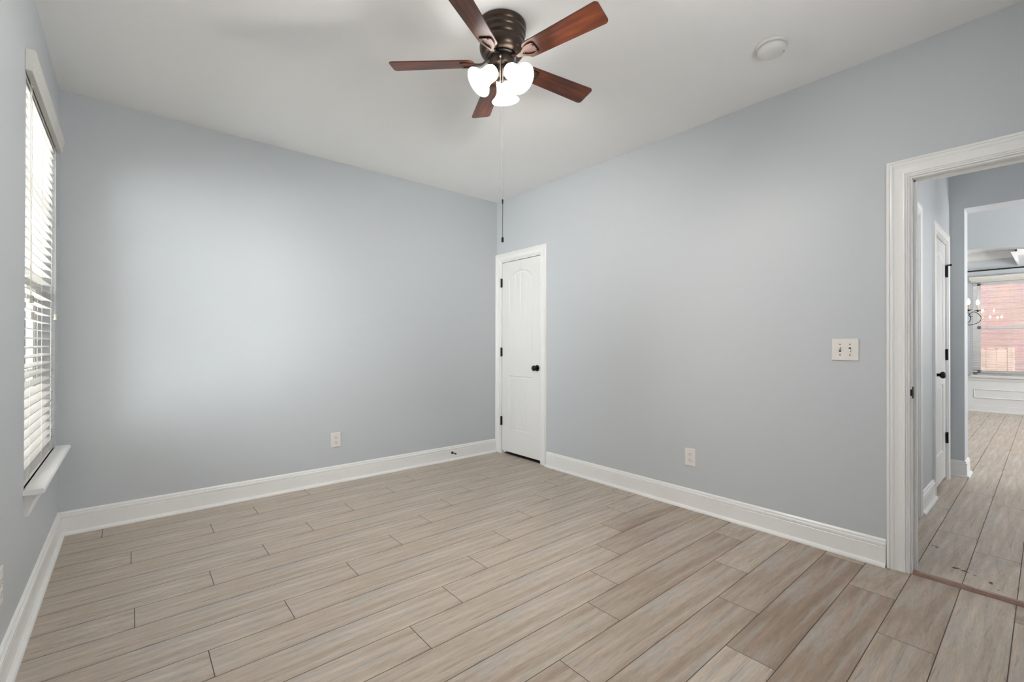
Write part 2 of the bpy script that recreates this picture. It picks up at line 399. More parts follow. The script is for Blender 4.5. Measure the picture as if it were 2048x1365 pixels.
A2, B2 = 1.742, 2.378                      # far hall door opening (x)
wall('wall_hall_side', 'y', HY, 0.10, 0.115, HX2, 0, H, [(A3 - .017, B3 + .017, 0, 2.079), (A2 - .017, B2 + .017, 0, 2.079)], M['wall'], 'pale blue hallway side wall with two white doors')
EY = -3.44
wall('wall_hall_end', 'x', HX, HX2 - HX, -4.9, HY, 0, H, [(-4.75, EY, 0, 2.405)], M['wall'], 'pale blue hallway end wall with wide cased opening')
wall('wall_hall_far_side', 'y', -4.9, -0.1, 0.115, HX2, 0, H, [(0.95, 1.35, 1.2, 1.85)], M['wall'], 'pale blue hallway side wall out of sight')  # opening added out of view as a light source for the hall
wall('wall_foyer_front', 'y', -6.0, -0.14, HX2 - 0.2, AX2 + 0.2, 0, HD, [(3.05, 3.8, 0.8, 2.15)], M['wall'], 'pale blue foyer wall out of sight')  # opening added out of view as a light source for the foyer
wall('wall_foyer_side', 'y', -2.3, 0.1, HX2 - 0.1, XD, 0, HD, [], M['wall'], 'pale blue dining and foyer wall out of sight')
wall('wall_foyer_inner', 'x', HX2 - 0.12, 0.12, -6.0, -4.9, 0, H, [], M['wall'], 'pale blue foyer inner wall out of sight')
wall('wall_foyer_inner_north', 'x', HX2 - 0.12, 0.12, HY + 0.1, -2.3, 0, H, [], M['wall'], 'pale blue foyer inner wall north out of sight')
wall('wall_dining_far_side', 'y', -6.0, -0.1, AX2, XD, 0, HD, [(5.7, 7.0, 0.9, 2.15)], M['wall'], 'pale blue dining side wall out of sight')  # opening added out of view for extra dining room daylight
wall('wall_dining', 'x', XD, 0.16, -6.1, -2.2, 0, HD, [(QY0, QY1, QZ0, QZ1)], M['wall'], 'pale dining room wall around the wide window')
# archway header between foyer and dining room
b = MB(); n = 28; ya, yb_, zs_, rise = -5.0, -2.75, 2.05, 0.21
top = [(ya + (yb_ - ya) * i / n) for i in range(n + 1)]
pr = [(-6.0, 0)] + [(ya, 0)] + [(y, zs_ + rise * math.sqrt(max(0, 1 - ((y - (ya + yb_) / 2 - 0.62) / 1.9) ** 2))) for y in top] + [(yb_, 0), (-2.3, 0), (-2.3, HD), (-6.0, HD)]
def arch_z(y): return 2.262 - 0.105 * (y + 3.30) ** 2 * (1.6 if y < -3.3 else 0.6)
pr = [(y, arch_z(y)) for y in top]
for x in (AX, AX2):
    b.add([(x, y, z) for y, z in pr] + [(x, y, HD) for y, z in pr], [(i, i + 1, n + 2 + i, n + 1 + i) for i in range(n)])
b.add([(AX, y, z) for y, z in pr] + [(AX2, y, z) for y, z in pr], [(i, i + 1, n + 2 + i, n + 1 + i) for i in range(n)])
b.box((AX, -6.0, 0), (AX2, ya, HD)); b.box((AX, yb_, 0), (AX2, -2.3, HD))
tag(b.build('wall_archway', M['wall']), 'pale blue wall with shallow arched header before the dining room', 'wall', kind=S)

def slab(name, a, c, m, label, cat='ceiling'):
    return tag(MB().box(a, c).build(name, m), label, cat, kind=S)
slab('ceiling', (XW - 0.14, YR - 0.14, H), (0.115, 0.12, H + 0.1), M['ceil'], 'white bedroom ceiling with fan and smoke detector')
slab('ceiling_hall', (0.115, -5.0, H), (HX2, HY + 0.1, H + 0.1), M['ceil'], 'white hallway ceiling')
slab('ceiling_dining', (HX2 - 0.12, -6.14, HD), (XD + 0.16, -2.2, HD + 0.1), M['ceil'], 'white dining room ceiling')
# closet and the room behind the near hall door, shade put into the colour
b = MB(); b.box((0.72, -3.2, 0), (0.74, 0.12, H)); b.box((0.115, -1.2, 0), (0.72, -1.18, H)); b.box((0.115, -.02, 0), (0.72, 0, H)); b.box((0.115, -1.2, H - .02), (0.74, 0, H)); b.box((0.02, -1.2, -0.02), (0.72, 0, -0.003))
tag(b.build('wall_closet', M['closet']), 'inside of the bedroom closet with its shade painted dark', 'wall', kind=S)
b = MB(); b.box((0.12, HY + 0.55, 0), (HX2, HY + 0.57, H)); b.box((0.12, HY + .1, H - .3), (HX2, HY + .55, H - .28)); b.box((0.12, HY + .1, -.02), (HX2, HY + .57, -.003)); b.box((1.35, HY + .1, 0), (1.37, HY + .55, H)); b.box((HX2 - .02, HY + .1, 0), (HX2, HY + .55, H)); b.box((0.76, HY + .1, 0), (0.78, HY + .55, 0.01))
tag(b.build('wall_hall_closets', M['closet']), 'rooms behind the closed hallway doors with their shade painted dark', 'wall', kind=S)

# ------------------------------------------------------------------ baseboards
BB = [(0, 0), (.034, 0), (.0335, .007), (.030, .014), (.024, .0185), (.0155, .0195), (.0155, .100), (.0125, .1035), (.0125, .1055), (.0165, .108), (.0165, .120),
      (.0135, .1225), (.009, .1245), (.009, .1265), (.0105, .128), (.0095, .135), (.006, .140), (.001, .143), (0, .143)]
def baseboard(name, a, c, nrm, m0, m1, label, shoe=True):
    """runs from a to c on the wall line, nrm points into the room; m0 / m1 = mitre per metre of depth at each end"""
    a, c, nrm = Vector((*a, 0)), Vector((*c, 0)), Vector((*nrm, 0)); d = (c - a).normalized()
    prof = BB if shoe else [(0, 0), (.0155, 0)] + BB[6:]
    rings = [[p + nrm * t + d * (mt * t) + Vector((0, 0, z)) for t, z in prof] for p, mt in ((a, m0), (c, -m1))]
    o = MB().sweep(rings).build(name, M['trim'])
    return tag(o, label, 'baseboard', kind=S)
baseboard('baseboard_back', (XW, 0), (0, 0), (0, -1), 1, 1, 'white baseboard along the back wall with door stop')
baseboard('baseboard_left', (XW, YR), (XW, 0), (1, 0), 1, 1, 'white baseboard below the window')
baseboard('baseboard_right', (0, -3.365), (0, -0.792), (-1, 0), 0, 0, 'white baseboard between closet door and doorway')
baseboard('baseboard_rear', (XW, YR), (0, YR), (0, 1), 1, 1, 'white baseboard along the wall behind the camera')
baseboard('baseboard_hall', (1.112, HY), (1.66, HY), (0, -1), 0, 0, 'short white baseboard between the two hallway doors')
# hall end: wraps round the corner of the opening
def wrap():
    b = MB(); rings = []
    for (px, py), (nx, ny) in (((HX, HY), (-1, -1)), ((HX, EY), (-1, -1)), ((HX2, EY), (0, -1))):
        rings.append([(px + nx * t, py + (ny if px != HX or py != HY else 0) * t, z) for t, z in BB])
    rings[0] = [(HX - t, HY, z) for t, z in BB]
    o = b.sweep(rings).build('baseboard_hall_end', M['trim']); return tag(o, 'white baseboard wrapping the hallway opening corner', 'baseboard', kind=S)
wrap()

# ------------------------------------------------------------------ door casings, slabs
CAS = [(0, 0), (0, .0165), (.003, .0190), (.0115, .0190), (.0125, .0145), (.0150, .0145), (.0165, .0190), (.022, .0200), (.027, .0185), (.033, .0150), (.046, .0130), (.060, .0128),
       (.0655, .0128), (.067, .0160), (.0710, .0168), (.0735, .0160), (.0745, .0110), (.0770, .0108), (.0785, .0130), (.0820, .0132), (.0832, .0090), (.0855, .0088), (.0870, .0098), (.0900, .0092), (.0920, .0060), (.0920, 0)]
def casing(P, u0, u1, zt, width, name, parent, m=None, z0=0.0):
    """P(u, t, z) -> point; moulded frame round an opening u0..u1 up to zt"""
    k = width / .092; rings = []
    pts = lambda o: [(u0 - o, z0), (u0 - o, zt + o), (u1 + o, zt + o), (u1 + o, z0)]
    prof = [(width - w_ * k, t) for w_, t in CAS]
    for i in range(4):
        rings.append([P(pts(o)[i][0], t, pts(o)[i][1]) for o, t in prof])
    return MB().sweep(rings).build(name, m or M['trim'], parent)

def door_mesh(W, Hh, name):
    """two-panel door front, arched plank top panel; local: u across 0..W, v depth (0 front, + back), z up"""
    hw = 0.188 * W / 0.604; cu = W / 2
    ul, ur = cu - hw, cu + hw
    zt_side, zt_top, zb = 1.842, 1.925, 1.040      # upper panel outer outline (slab-relative z)
    lt, lb = 0.815, 0.240
    step = 0.026; gro = [cu + hw * f for f in (-0.46, -0.0, 0.46)]
    arc_r = (hw ** 2 + (zt_top - zt_side) ** 2) / (2 * (zt_top - zt_side)); arc_c = zt_top - arc_r
    def depth(u, z):
        best = -1
        if ul < u < ur:
            if zb < z < zt_top:
                dd = min(u - ul, ur - u, z - zb, arc_r - math.hypot(u - cu, z - arc_c)); best = dd
            elif lb < z < lt:
                best = min(u - ul, ur - u, z - lb, lt - z)
        if best <= 0: return 0.0
        if best < .006: d = 0.0095 * best / .006
        elif best < .011: d = 0.0095
        elif best < step: d = 0.0095 - 0.0055 * (best - .011) / (step - .011)
        else: d = 0.0040
        if best > step:
            for gq in gro:
                k = abs(u - gq)
                if k < .004: d = max(d, 0.0040 + 0.0045 * (1 - k / .004))
        return d
    off = (-.0005, .0, .006, .011, step, step + .0015)
    us = {0.0, W}; zs = {0.0, Hh}
    for o in off: us |= {ul + o, ur - o}; zs |= {zb + o, lb + o, lt - o}
    for gq in gro: us |= {gq - .0042, gq, gq + .0042}
    for i in range(1, 40): us.add(ul + (ur - ul) * i / 40)
    z = zt_side - 0.03
    while z < zt_top + .002: zs.add(z); z += .0028
    us = sorted(us); zs = sorted(zs)
    def thin(a, e):
        r = [a[0]]
        for x in a[1:]:
            if x - r[-1] > e: r.append(x)
        return r
    us, zs = thin(us, .0004), thin(zs, .0004); us[-1] = W; zs[-1] = Hh
    n = len(us); b = MB()
    b.add([(u, depth(u, z), z) for z in zs for u in us], [(j * n + i, j * n + i + 1, (j + 1) * n + i + 1, (j + 1) * n + i) for j in range(len(zs) - 1) for i in range(n - 1)])
    T = 0.035
    b.add([(0, 0, 0), (W, 0, 0), (W, 0, Hh), (0, 0, Hh), (0, T, 0), (W, T, 0), (W, T, Hh), (0, T, Hh)], [(0, 1, 5, 4), (1, 2, 6, 5), (2, 3, 7, 6), (3, 0, 4, 7), (4, 5, 6, 7)])
    return b

def knob_mb():
    prof = [(0, 0), (.031, 0), (.032, .003), (.030, .007), (.020, .010), (.012, .013), (.011, .024), (.013, .029), (.021, .034), (.0265, .042), (.0275, .050), (.024, .058), (.015, .0635), (0, .065)]
    return prof
def hinge_mb(z, zc, h=.09):
    return None

def door(name, P, W, z0, Hh, u0, knob_u, knob_z, hinge_u, hinge_zs, open_u0, open_u1, open_z, cw, label, flip=False, strike=True, pin_stop=False):
    """P(u, t, z): t>0 towards the viewer. slab spans u0..u0+W"""
    t = empty(name, P(u0, 0, 0), label, 'door', kind=S); base = Vector(P(u0, 0, 0))
    def PL_(u, tt, z): return tuple(Vector(P(u, tt, z)) - base)
    # slab
    b = door_mesh(W, Hh, 'slab'); b.v = [PL_(u0 + u, -0.004 - v, z0 + z) for u, v, z in b.v]
    b.build('door_panel', M['door'], t, smooth=True)
    # jamb: lines the opening, with a stop bead behind the slab
    jb = MB(); D = 0.115
    for a, c in ((open_u0 - .018, open_u0), (open_u1, open_u1 + .018)):
        jb.box(PL_(a, .001, 0), PL_(c, -D, open_z + .018))
    jb.box(PL_(open_u0, .001, open_z), PL_(open_u1, -D, open_z + .018))
    s_ = 0.012
    jb.box(PL_(open_u0, -.042, 0), PL_(open_u0 + s_, -.075, open_z)); jb.box(PL_(open_u1 - s_, -.042, 0), PL_(open_u1, -.075, open_z)); jb.box(PL_(open_u0, -.042, open_z - s_), PL_(open_u1, -.075, open_z))
    jb.build('door_jamb', M['trim'], t)
    casing(PL_, open_u0 - .005, open_u1 + .005, open_z + .006, cw, 'door_casing', t)
    ex = (Vector(P(1, 0, 0)) - Vector(P(0, 0, 0))); ez = (Vector(P(0, 1, 0)) - Vector(P(0, 0, 0))); ey = ez.cross(ex)
    kb = MB().lathe(knob_mb(), 28, PL_(knob_u, -0.004, knob_z), (ex, ey, ez)); kb.build('door_knob', M['black'], t, smooth=True)
    for hz in hinge_zs:
        h = MB(); h.lathe([(0, -.050), (.004, -.049), (.0075, -.046), (.0075, .046), (.004, .049), (0, .050)], 14, PL_(hinge_u, 0.0085, hz))
        h.box(PL_(hinge_u - .010, -.003, hz - .046), PL_(hinge_u + .010, .004, hz + .046))
        ho = h.build('hinge', M['black'], t, smooth=True)
        if pin_stop and hz == max(hinge_zs):
            q = MB(); q.tube([PL_(hinge_u - .02, .014, hz + .055), PL_(hinge_u, .012, hz + .057), PL_(hinge_u + .010, .030, hz + .057)], .005, 8); q.lathe([(0, 0), (.010, .001), (.010, .010), (0, .012)], 12, PL_(hinge_u, .006, hz + .046))
            q.lathe([(0, -.007), (.009, -.006), (.009, .006), (0, .007)], 12, PL_(hinge_u + .010, .030, hz + .057), (ey, ez, ex))
            q.build('hinge_pin_stop', M['black'], ho)
    if strike:
        su = open_u1 if knob_u > u0 + W / 2 else open_u0
        sg = -1 if knob_u > u0 + W / 2 else 1
        MB().box(PL_(su - .003, -.006, knob_z - .028), PL_(su + .004, .0015, knob_z + .028)).build('strike_plate', M['black'], t)
    return t
# closet door on the right wall: u runs along -y
Pc = lambda u, t, z: (-t, -u, z)
door('door_1', Pc, 0.600, 0.032, 2.028, 0.092, 0.648, 0.944, 0.0885, (1.846, 1.096, 0.352), 0.087, 0.697, 2.066, 0.086,
     'narrow white arched two-panel closet door in the room corner')
Ph = lambda u, t, z: (u, HY - t, z)
door('door_2', Ph, 0.627, 0.030, 2.026, 1.7475, 1.800, 0.944, 2.377, (1.822, 1.096, 0.37), 1.742, 2.378, 2.062, 0.078,
     'white arched hallway door seen edge-on with black knob and hinges', pin_stop=True, strike=False)
door('door_3', Ph, 0.764, 0.030, 2.029, 0.263, 0.32, 0.944, 1.029, (), 0.26, 1.03, 2.062, 0.078,
     'mostly hidden hallway door beside the bedroom doorway', strike=False)

# bedroom doorway trim (open, the door itself is out of view)
t = empty('trim_1', (0, (DY0 + DY1) / 2, 0), 'wide white casing and jamb of the open bedroom doorway', 'door frame', kind=S)
o_ = Vector((0, (DY0 + DY1) / 2, 0))
Pd = lambda u, tt, z: tuple(Vector((-tt, -u, z)) - o_)
casing(Pd, -DY1 - .007, -DY0 + .007, DZ + .008, 0.094, 'door_casing', t)
Pdh = lambda u, tt, z: tuple(Vector((0.115 + tt, -u, z)) - o_)
casing(Pdh, -DY1 - .007, -DY0 + .007, DZ + .008, 0.070, 'door_casing', t)
b = MB(); 
for a, c in ((-DY1 - .016, -DY1 + .0), (-DY0, -DY0 + .016)): b.box(Pd(a, .0005, 0), Pd(c, -.1155, DZ + .016))
b.box(Pd(-DY1, .0005, DZ), Pd(-DY0, -.1155, DZ + .016))
s_ = .011
b.box(Pd(-DY1, -.045, 0), Pd(-DY1 + s_, -.082, DZ)); b.box(Pd(-DY0 - s_, -.045, 0), Pd(-DY0, -.082, DZ)); b.box(Pd(-DY1, -.045, DZ - s_), Pd(-DY0, -.082, DZ))
b.build('door_jamb', M['trim'], t, bevel=.0015)
b = MB(); b.box(Pd(-DY1 - .001, .001, .905), Pd(-DY1 + .0022, -.034, .965)); b.box(Pd(-DY1 - .01, .0035, .918), Pd(-DY1 + .0022, .0, .952))
b.build('strike_plate', M['black'], t, bevel=.001)['label'] = 'black strike plate'
# threshold
prof = [(-.008, 0), (-.006, .005), (.004, .0105), (.016, .0125), (.030, .0125), (.040, .009), (.046, .001), (.046, 0)]
b = MB().sweep([[(x, y, z) for x, z in prof] for y in (DY1 + .0, DY0)])
tag(b.build('threshold_strip', M['thresh'], smooth=True), 'reddish brown rounded threshold strip across the open doorway floor', 'threshold')

# ------------------------------------------------------------------ bedroom window
wn = empty('window_1', (XW - .10, (WY0 + WY1) / 2, WZ0), 'white double-hung bedroom window behind the blinds', 'window', kind=S); wo = Vector(wn.location)
def LW(p): return tuple(Vector(p) - wo)
xf0, xf1 = XW - .135, XW - .075
b = MB(); fw = .035
for a, c in (((xf0, WY0, WZ0), (xf1, WY0 + fw, WZ1)), ((xf0, WY1 - fw, WZ0), (xf1, WY1, WZ1)), ((xf0, WY0, WZ0), (xf1, WY1, WZ0 + fw)), ((xf0, WY0, WZ1 - fw), (xf1, WY1, WZ1))): b.box(LW(a), LW(c))
b.build('window_frame', M['vinyl'], wn)
def sash(name, x0, x1, z0, z1, parent, L, Y0, Y1, cols, rows, st=.04):
    b = MB(); y0, y1 = Y0, Y1
    for a, c in (((x0, y0, z0), (x1, y0 + st, z1)), ((x0, y1 - st, z0), (x1, y1, z1)), ((x0, y0, z0), (x1, y1, z0 + st)), ((x0, y0, z1 - st), (x1, y1, z1))): b.box(L(a), L(c))
    xm = (x0 + x1) / 2
    for i in range(1, cols): yy = y0 + (y1 - y0) * i / cols; b.box(L((xm - .008, yy - .009, z0)), L((xm + .008, yy + .009, z1)))
    for i in range(1, rows): zz = z0 + (z1 - z0) * i / rows; b.box(L((xm - .008, y0, zz - .009)), L((xm + .008, y1, zz + .009)))
    o = b.build(name, M['vinyl'], parent)
    MB().box(L((xm - .002, y0 + .01, z0 + .01)), L((xm + .002, y1 - .01, z1 - .01))).build('glass_pane', M['glass'], o)
    return o
zm = 1.44
sash('lower_sash', XW - .105, XW - .08, WZ0 + fw, zm + .02, wn, LW, WY0 + fw, WY1 - fw, 3, 2)
sash('upper_sash', XW - .13, XW - .106, zm - .02, WZ1 - fw, wn, LW, WY0 + fw, WY1 - fw, 3, 2)
# stool and apron
b = MB(); sy0, sy1 = -1.19, -.115
prof = [(.060, -.022), (.064, -.018), (.066, -.012), (.064, -.005), (.060, -.001), (.055, 0)]
ring = lambda y, x_in: [(x_in, y, WZ0 - .022)] + [(XW + x, y, WZ0 + z) for x, z in prof] + [(x_in, y, WZ0)]
b.sweep([[LW(p) for p in ring(y, xi)] for y, xi in ((sy0, XW + .0), (sy1, XW + .0))])
b.box(LW((XW - .08, WY0, WZ0 - .022)), LW((XW, WY1, WZ0)))
b.build('window_sill', M['trim'], wn, smooth=True)
prof = [(0, -.022), (.052, -.022), (.050, -.030), (.036, -.040), (.026, -.055), (.019, -.078), (.014, -.098), (.012, -.118), (0, -.120)]
MB().sweep([[LW((XW + x, y, WZ0 + z)) for x, z in prof] for y in (sy0 + .035, sy1 - .03)]).build('window_apron', M['trim'], wn, smooth=True)
# frame for the opening added behind the camera as fill light
wr = empty('rear_fill_opening', ((RY0 + RY1) / 2, YR - .1, RZ0), 'unseen window added behind the camera to brighten the bedroom', 'window', kind=S); ro = Vector(wr.location)
b = MB(); L2 = lambda p: tuple(Vector(p) - ro)
for a, c in (((RY0, YR - .12, RZ0), (RY0 + .05, YR - .06, RZ1)), ((RY1 - .05, YR - .12, RZ0), (RY1, YR - .06, RZ1)), ((RY0, YR - .12, RZ0), (RY1, YR - .06, RZ0 + .05)), ((RY0, YR - .12, RZ1 - .05), (RY1, YR - .06, RZ1)), ((RY0, YR - .12, (RZ0 + RZ1) / 2 - .025), (RY1, YR - .06, (RZ0 + RZ1) / 2 + .025))): b.box(L2(a), L2(c))
b.build('window_frame', M['vinyl'], wr)

# ------------------------------------------------------------------ blinds
def blind(name, X, sgn, y0, y1, ztop, zbot, label, tilt, val_y0, val_y1, val_h, val_t, ladders, tassels, lag=0.0, depth_in=0.003, pitch=0.0433, z_lift=0.008, slat_mat='slat'):
    """X = wall plane, sgn = +1 when the room lies towards +x"""
    t = empty(name, (X, (y0 + y1) / 2, zbot), label, 'window blind'); o0 = Vector(t.location)
    Q = lambda d, y, z: tuple(Vector((X + sgn * d, y, z)) - o0)      # d>0 into the room
    dc = -depth_in - .025                                             # slat centre
    b = MB(); z = zbot + .022 + z_lift; zsl = []
    while z < ztop - .05: zsl.append(z); z += pitch
    for z in zsl:
        rings = []
        for y in (y0, y1):
            r = []
            for k in range(7):
                s = -.025 + .05 * k / 6; r.append((s, .0022 * (1 - (s / .025) ** 2) + .0014))
            for k in range(6, -1, -1):
                s = -.025 + .05 * k / 6; r.append((s, .0022 * (1 - (s / .025) ** 2) - .0014))
            rings.append([Q(dc + s * cos(tilt) - h * sin(tilt), y, z - s * sin(tilt) + h * cos(tilt)) for s, h in r])
        b.sweep(rings)
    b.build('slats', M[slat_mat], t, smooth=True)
    MB().box(Q(-depth_in - .05, y0, ztop - .05), Q(-depth_in, y1, ztop - .004)).build('head_rail', M['slat'], t)
    MB().box(Q(-depth_in - .048, y0, zbot), Q(-depth_in - .002, y1, zbot + .016)).build('bottom_rail', M['rail'], t, bevel=.003)
    # valance: moulded face
    T = val_t; zt = ztop + .055
    pv = [(.001, 0), (.001, val_h), (T * .86, val_h), (T * .97, val_h - .006), (T, val_h - .016), (T * .95, val_h * .58), (T * .80, val_h * .44), (T * .84, val_h * .40), (T * .70, val_h * .30), (T * .78, val_h * .18), (T * .70, val_h * .06), (T * .62, 0)]
    b = MB().sweep([[Q(d, y, zt - val_h + z) for d, z in pv] for y in (val_y0, val_y1)])
    b.build('valance', M['valance'], t)
    for yl in ladders:
        b = MB(); f = (1, -1)
        for s in f: b.tube([Q(dc + s * .0265, yl, ztop - .05), Q(dc + s * .0265, yl, zbot + .01)], .0009, 5)
        for z in zsl: b.tube([Q(dc - .026 * cos(tilt), yl, z - .003 + .026 * sin(tilt)), Q(dc + .026 * cos(tilt), yl, z - .003 - .026 * sin(tilt))], .0007, 4)
        b.build('ladder_cord', M['cord'], t)
    for yt_, zz in tassels:
        c = MB().tube([Q(.004, yt_, ztop - .03), Q(.006, yt_, zz + .012)], .0011, 5).build('pull_cord', M['cord'], t)
        MB().lathe([(0, .017), (.005, .0165), (.0085, .013), (.008, .004), (.0062, -.003), (.0085, -.011), (.0098, -.016), (0, -.017)], 14, Q(.008, yt_, zz)).build('tassel', M['tassel'], c, smooth=True)
    return t
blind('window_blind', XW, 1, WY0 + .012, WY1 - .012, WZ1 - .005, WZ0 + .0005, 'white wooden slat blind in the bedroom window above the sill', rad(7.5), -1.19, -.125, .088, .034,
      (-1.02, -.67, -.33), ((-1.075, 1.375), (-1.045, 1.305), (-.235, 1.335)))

# ------------------------------------------------------------------ wall plates
def outlet(name, P, uc, zc, w, h, label, group='duplex wall outlets'):
    """P(u, t, z): t>0 out of the wall"""
    t = empty(name, P(uc, 0, zc), label, 'outlet', group); base = Vector(P(uc, 0, zc)); L = lambda u, tt, z: tuple(Vector(P(uc + u, tt, zc + z)) - base)
    b = MB(); e = .006
    rings = [[(-w / 2, -h / 2), (w / 2, -h / 2), (w / 2, h / 2), (-w / 2, h / 2)]]
    def ring(k, tt): return [L(sx * (w / 2 - k), tt, sz * (h / 2 - k)) for sx, sz in ((-1, -1), (1, -1), (1, 1), (-1, 1))]
    b.sweep([ring(0, 0), ring(0, .004), ring(.002, .0062), ring(.006, .0068)]); b.build('cover_plate', M['plate'], t)
    for s in (1, -1):
        zz = s * .0195 * h / .114; r = .0172 * h / .114; n = 28
        pr = [(r * cos(2 * PI * i / n), max(-r * .80, min(r * .80, r * sin(2 * PI * i / n)))) for i in range(n)]
        b = MB().sweep([[L(x, .006, zz + y) for x, y in pr], [L(x, .0085, zz + y) for x, y in pr], [L(x * .95, .0092, zz + y * .95) for x, y in pr]])
        ro = b.build('receptacle', M['recept'], t)
        b = MB()
        for sx, hh in ((-1, .0042), (1, .0034)): b.box(L(sx * .0062 - .0011, .0086, zz + .003 - hh), L(sx * .0062 + .0011, .0094, zz + .003 + hh))
        b.lathe([(0, 0), (.0026, 0), (.0026, .0094 - .0086), (0, .0094 - .0086)], 12, L(0, .0086, zz - .0085), (Vector((0, 0, 1)), (Vector(P(1, 0, 0)) - Vector(P(0, 0, 0))), (Vector(P(0, 1, 0)) - Vector(P(0, 0, 0)))))
        b.build('slot', M['dark'], ro)
    ex = Vector(P(1, 0, 0)) - Vector(P(0, 0, 0)); en = Vector(P(0, 1, 0)) - Vector(P(0, 0, 0))
    MB().lathe([(0, .0), (.0032, 0), (.0030, .0016), (0, .002)], 12, L(0, .0066, 0), (ex, Vector((0, 0, 1)), en)).build('screw', M['recept'], t)
    return t
outlet('wall_outlet', lambda u, t, z: (u, -t, z), -1.745, .363, .080, .124, 'ivory outlet on the back wall with the door stop, above the baseboard')
outlet('wall_outlet', lambda u, t, z: (-t, -u, z), 2.260, .370, .080, .124, 'ivory outlet on the wall between closet door and doorway, below switch height')
outlet('wall_outlet', lambda u, t, z: (XW + t, u, z), -1.640, .358, .080, .124, 'ivory outlet on the window wall, a sliver at the picture edge')
# double light switch
t = empty('light_switch', (0, -3.184, 1.155), 'ivory double toggle light switch plate beside the doorway', 'light switch'); so = Vector(t.location)
L = lambda u, tt, z: (-tt, -u, z)
b = MB(); wq, hq = .128, .124
def ring(k, tt): return [L(sx * (wq / 2 - k), tt, sz * (hq / 2 - k)) for sx, sz in ((-1, -1), (1, -1), (1, 1), (-1, 1))]
b.sweep([ring(0, 0), ring(0, .004), ring(.002, .0064), ring(.006, .0072)]); b.build('cover_plate', M['plate'], t)
for u, up in ((-.023, 1), (.023, -1)):
    b = MB(); b.box(L(u - .0052, .0068, -.0125), L(u + .0052, .0076, .0125)); r = b.build('toggle_slot', M['dark'], t)
    b = MB(); b.sweep([[L(u + sx * .0042, .007, up * .002 + sz * .007) for sx, sz in ((-1, -1), (1, -1), (1, 1), (-1, 1))], [L(u + sx * .0034, .019, up * .0105 + sz * .0035) for sx, sz in ((-1, -1), (1, -1), (1, 1), (-1, 1))]])
    b.build('toggle', M['plate'], t, bevel=.0008)
    for z in (.030, -.030):
        MB().lathe([(0, 0), (.0034, 0), (.0032, .0014), (0, .0018)], 12, L(u, .0070, z), (Vector((0, -1, 0)), Vector((0, 0, 1)), Vector((-1, 0, 0)))).build('screw', M['dark'], t)

# door stop on the back baseboard
b = MB(); fy = (Vector((1, 0, 0)), Vector((0, 0, 1)), Vector((0, -1, 0)))
b.lathe([(0, .0), (.013, 0), (.013, .004), (.009, .008), (.0055, .011), (.005, .055), (.0075, .058), (.0075, .068), (.005, .071), (0, .071)], 18, (0, 0, 0), fy)
o = tag(b.build('door_stop', M['black'], smooth=True), 'small black door stop sticking out of the baseboard', 'door stop'); o.location = (-.584, -.0155, .077)

# smoke detector
t = empty('smoke_detector', (-.535, -2.995, H), 'round white smoke detector on the ceiling', 'smoke detector')
MB().lathe([(0, 0), (.076, 0), (.077, -.004), (.074, -.010), (.066, -.012), (0, -.012)], 40).build('base_plate', M['white_plastic'], t, smooth=True)
MB().lathe([(0, -.011), (.060, -.011), (.060, -.0155), (0, -.0155)], 40).build('vent_gap', M['dark'], t)
MB().lathe([(0, -.015), (.066, -.015), (.0675, -.019), (.066, -.028), (.060, -.039), (.048, -.046), (.030, -.049), (0, -.050)], 40).build('cover', M['white_plastic'], t, smooth=True)
a = rad(-100)
b = MB(); cx, cy = .040 * cos(a), .040 * sin(a); ax = Vector((cos(rad(-25)), sin(rad(-25)), 0)); ay = Vector((-ax.y, ax.x, 0))
b.sweep([[Vector((.012, -.046, zz)) + ax * (sx * .013) + ay * (sy * .0035) for sx, sy in ((-1, -1), (1, -1), (1, 1), (-1, 1))] for zz in (-.035, -.0455)])
b.build('test_button', M['cord'], t)

# ------------------------------------------------------------------ ceiling fan
FC = Vector((-1.703, -2.203, 0))
fan = empty('ceiling_fan', (FC.x, FC.y, H), 'dark bronze flush ceiling fan with five cherry blades and three lit bell shades', 'ceiling fan')
hz = lambda prof: [(r, z - H) for r, z in prof]
MB().lathe(hz([(0, 2.743), (.113, 2.743), (.117, 2.739), (.1175, 2.722), (.114, 2.716), (.112, 2.712), (.115, 2.707), (.115, 2.694), (.110, 2.689), (.1085, 2.684),
               (.1105, 2.679), (.1105, 2.664), (.106, 2.659), (.1045, 2.655), (.108, 2.650), (.110, 2.636), (.109, 2.620), (.104, 2.606), (.096, 2.595), (.088, 2.589), (.080, 2.587), (0, 2.587)]), 64).build('motor_housing', M['bronze'], fan, smooth=True)
MB().lathe(hz([(0, 2.590), (.074, 2.590), (.075, 2.582), (.070, 2.578), (0, 2.578)]), 48).build('flywheel', M['black'], fan, smooth=True)
MB().lathe(hz([(0, 2.580), (.056, 2.580), (.0585, 2.572), (.0575, 2.552), (.052, 2.541), (.040, 2.537), (.034, 2.534), (0, 2.534)]), 48).build('switch_housing', M['bronze'], fan, smooth=True)
MB().lathe(hz([(0, 2.536), (.030, 2.536), (.033, 2.530), (.031, 2.522), (.029, 2.500), (.031, 2.488), (.030, 2.478), (.022, 2.472), (.010, 2.470), (.006, 2.462), (0, 2.460)]), 40).build('light_fitter', M['bronze'], fan, smooth=True)
BZ = 2.560 - H; PH0 = rad(-7.2); TILT = rad(-13)
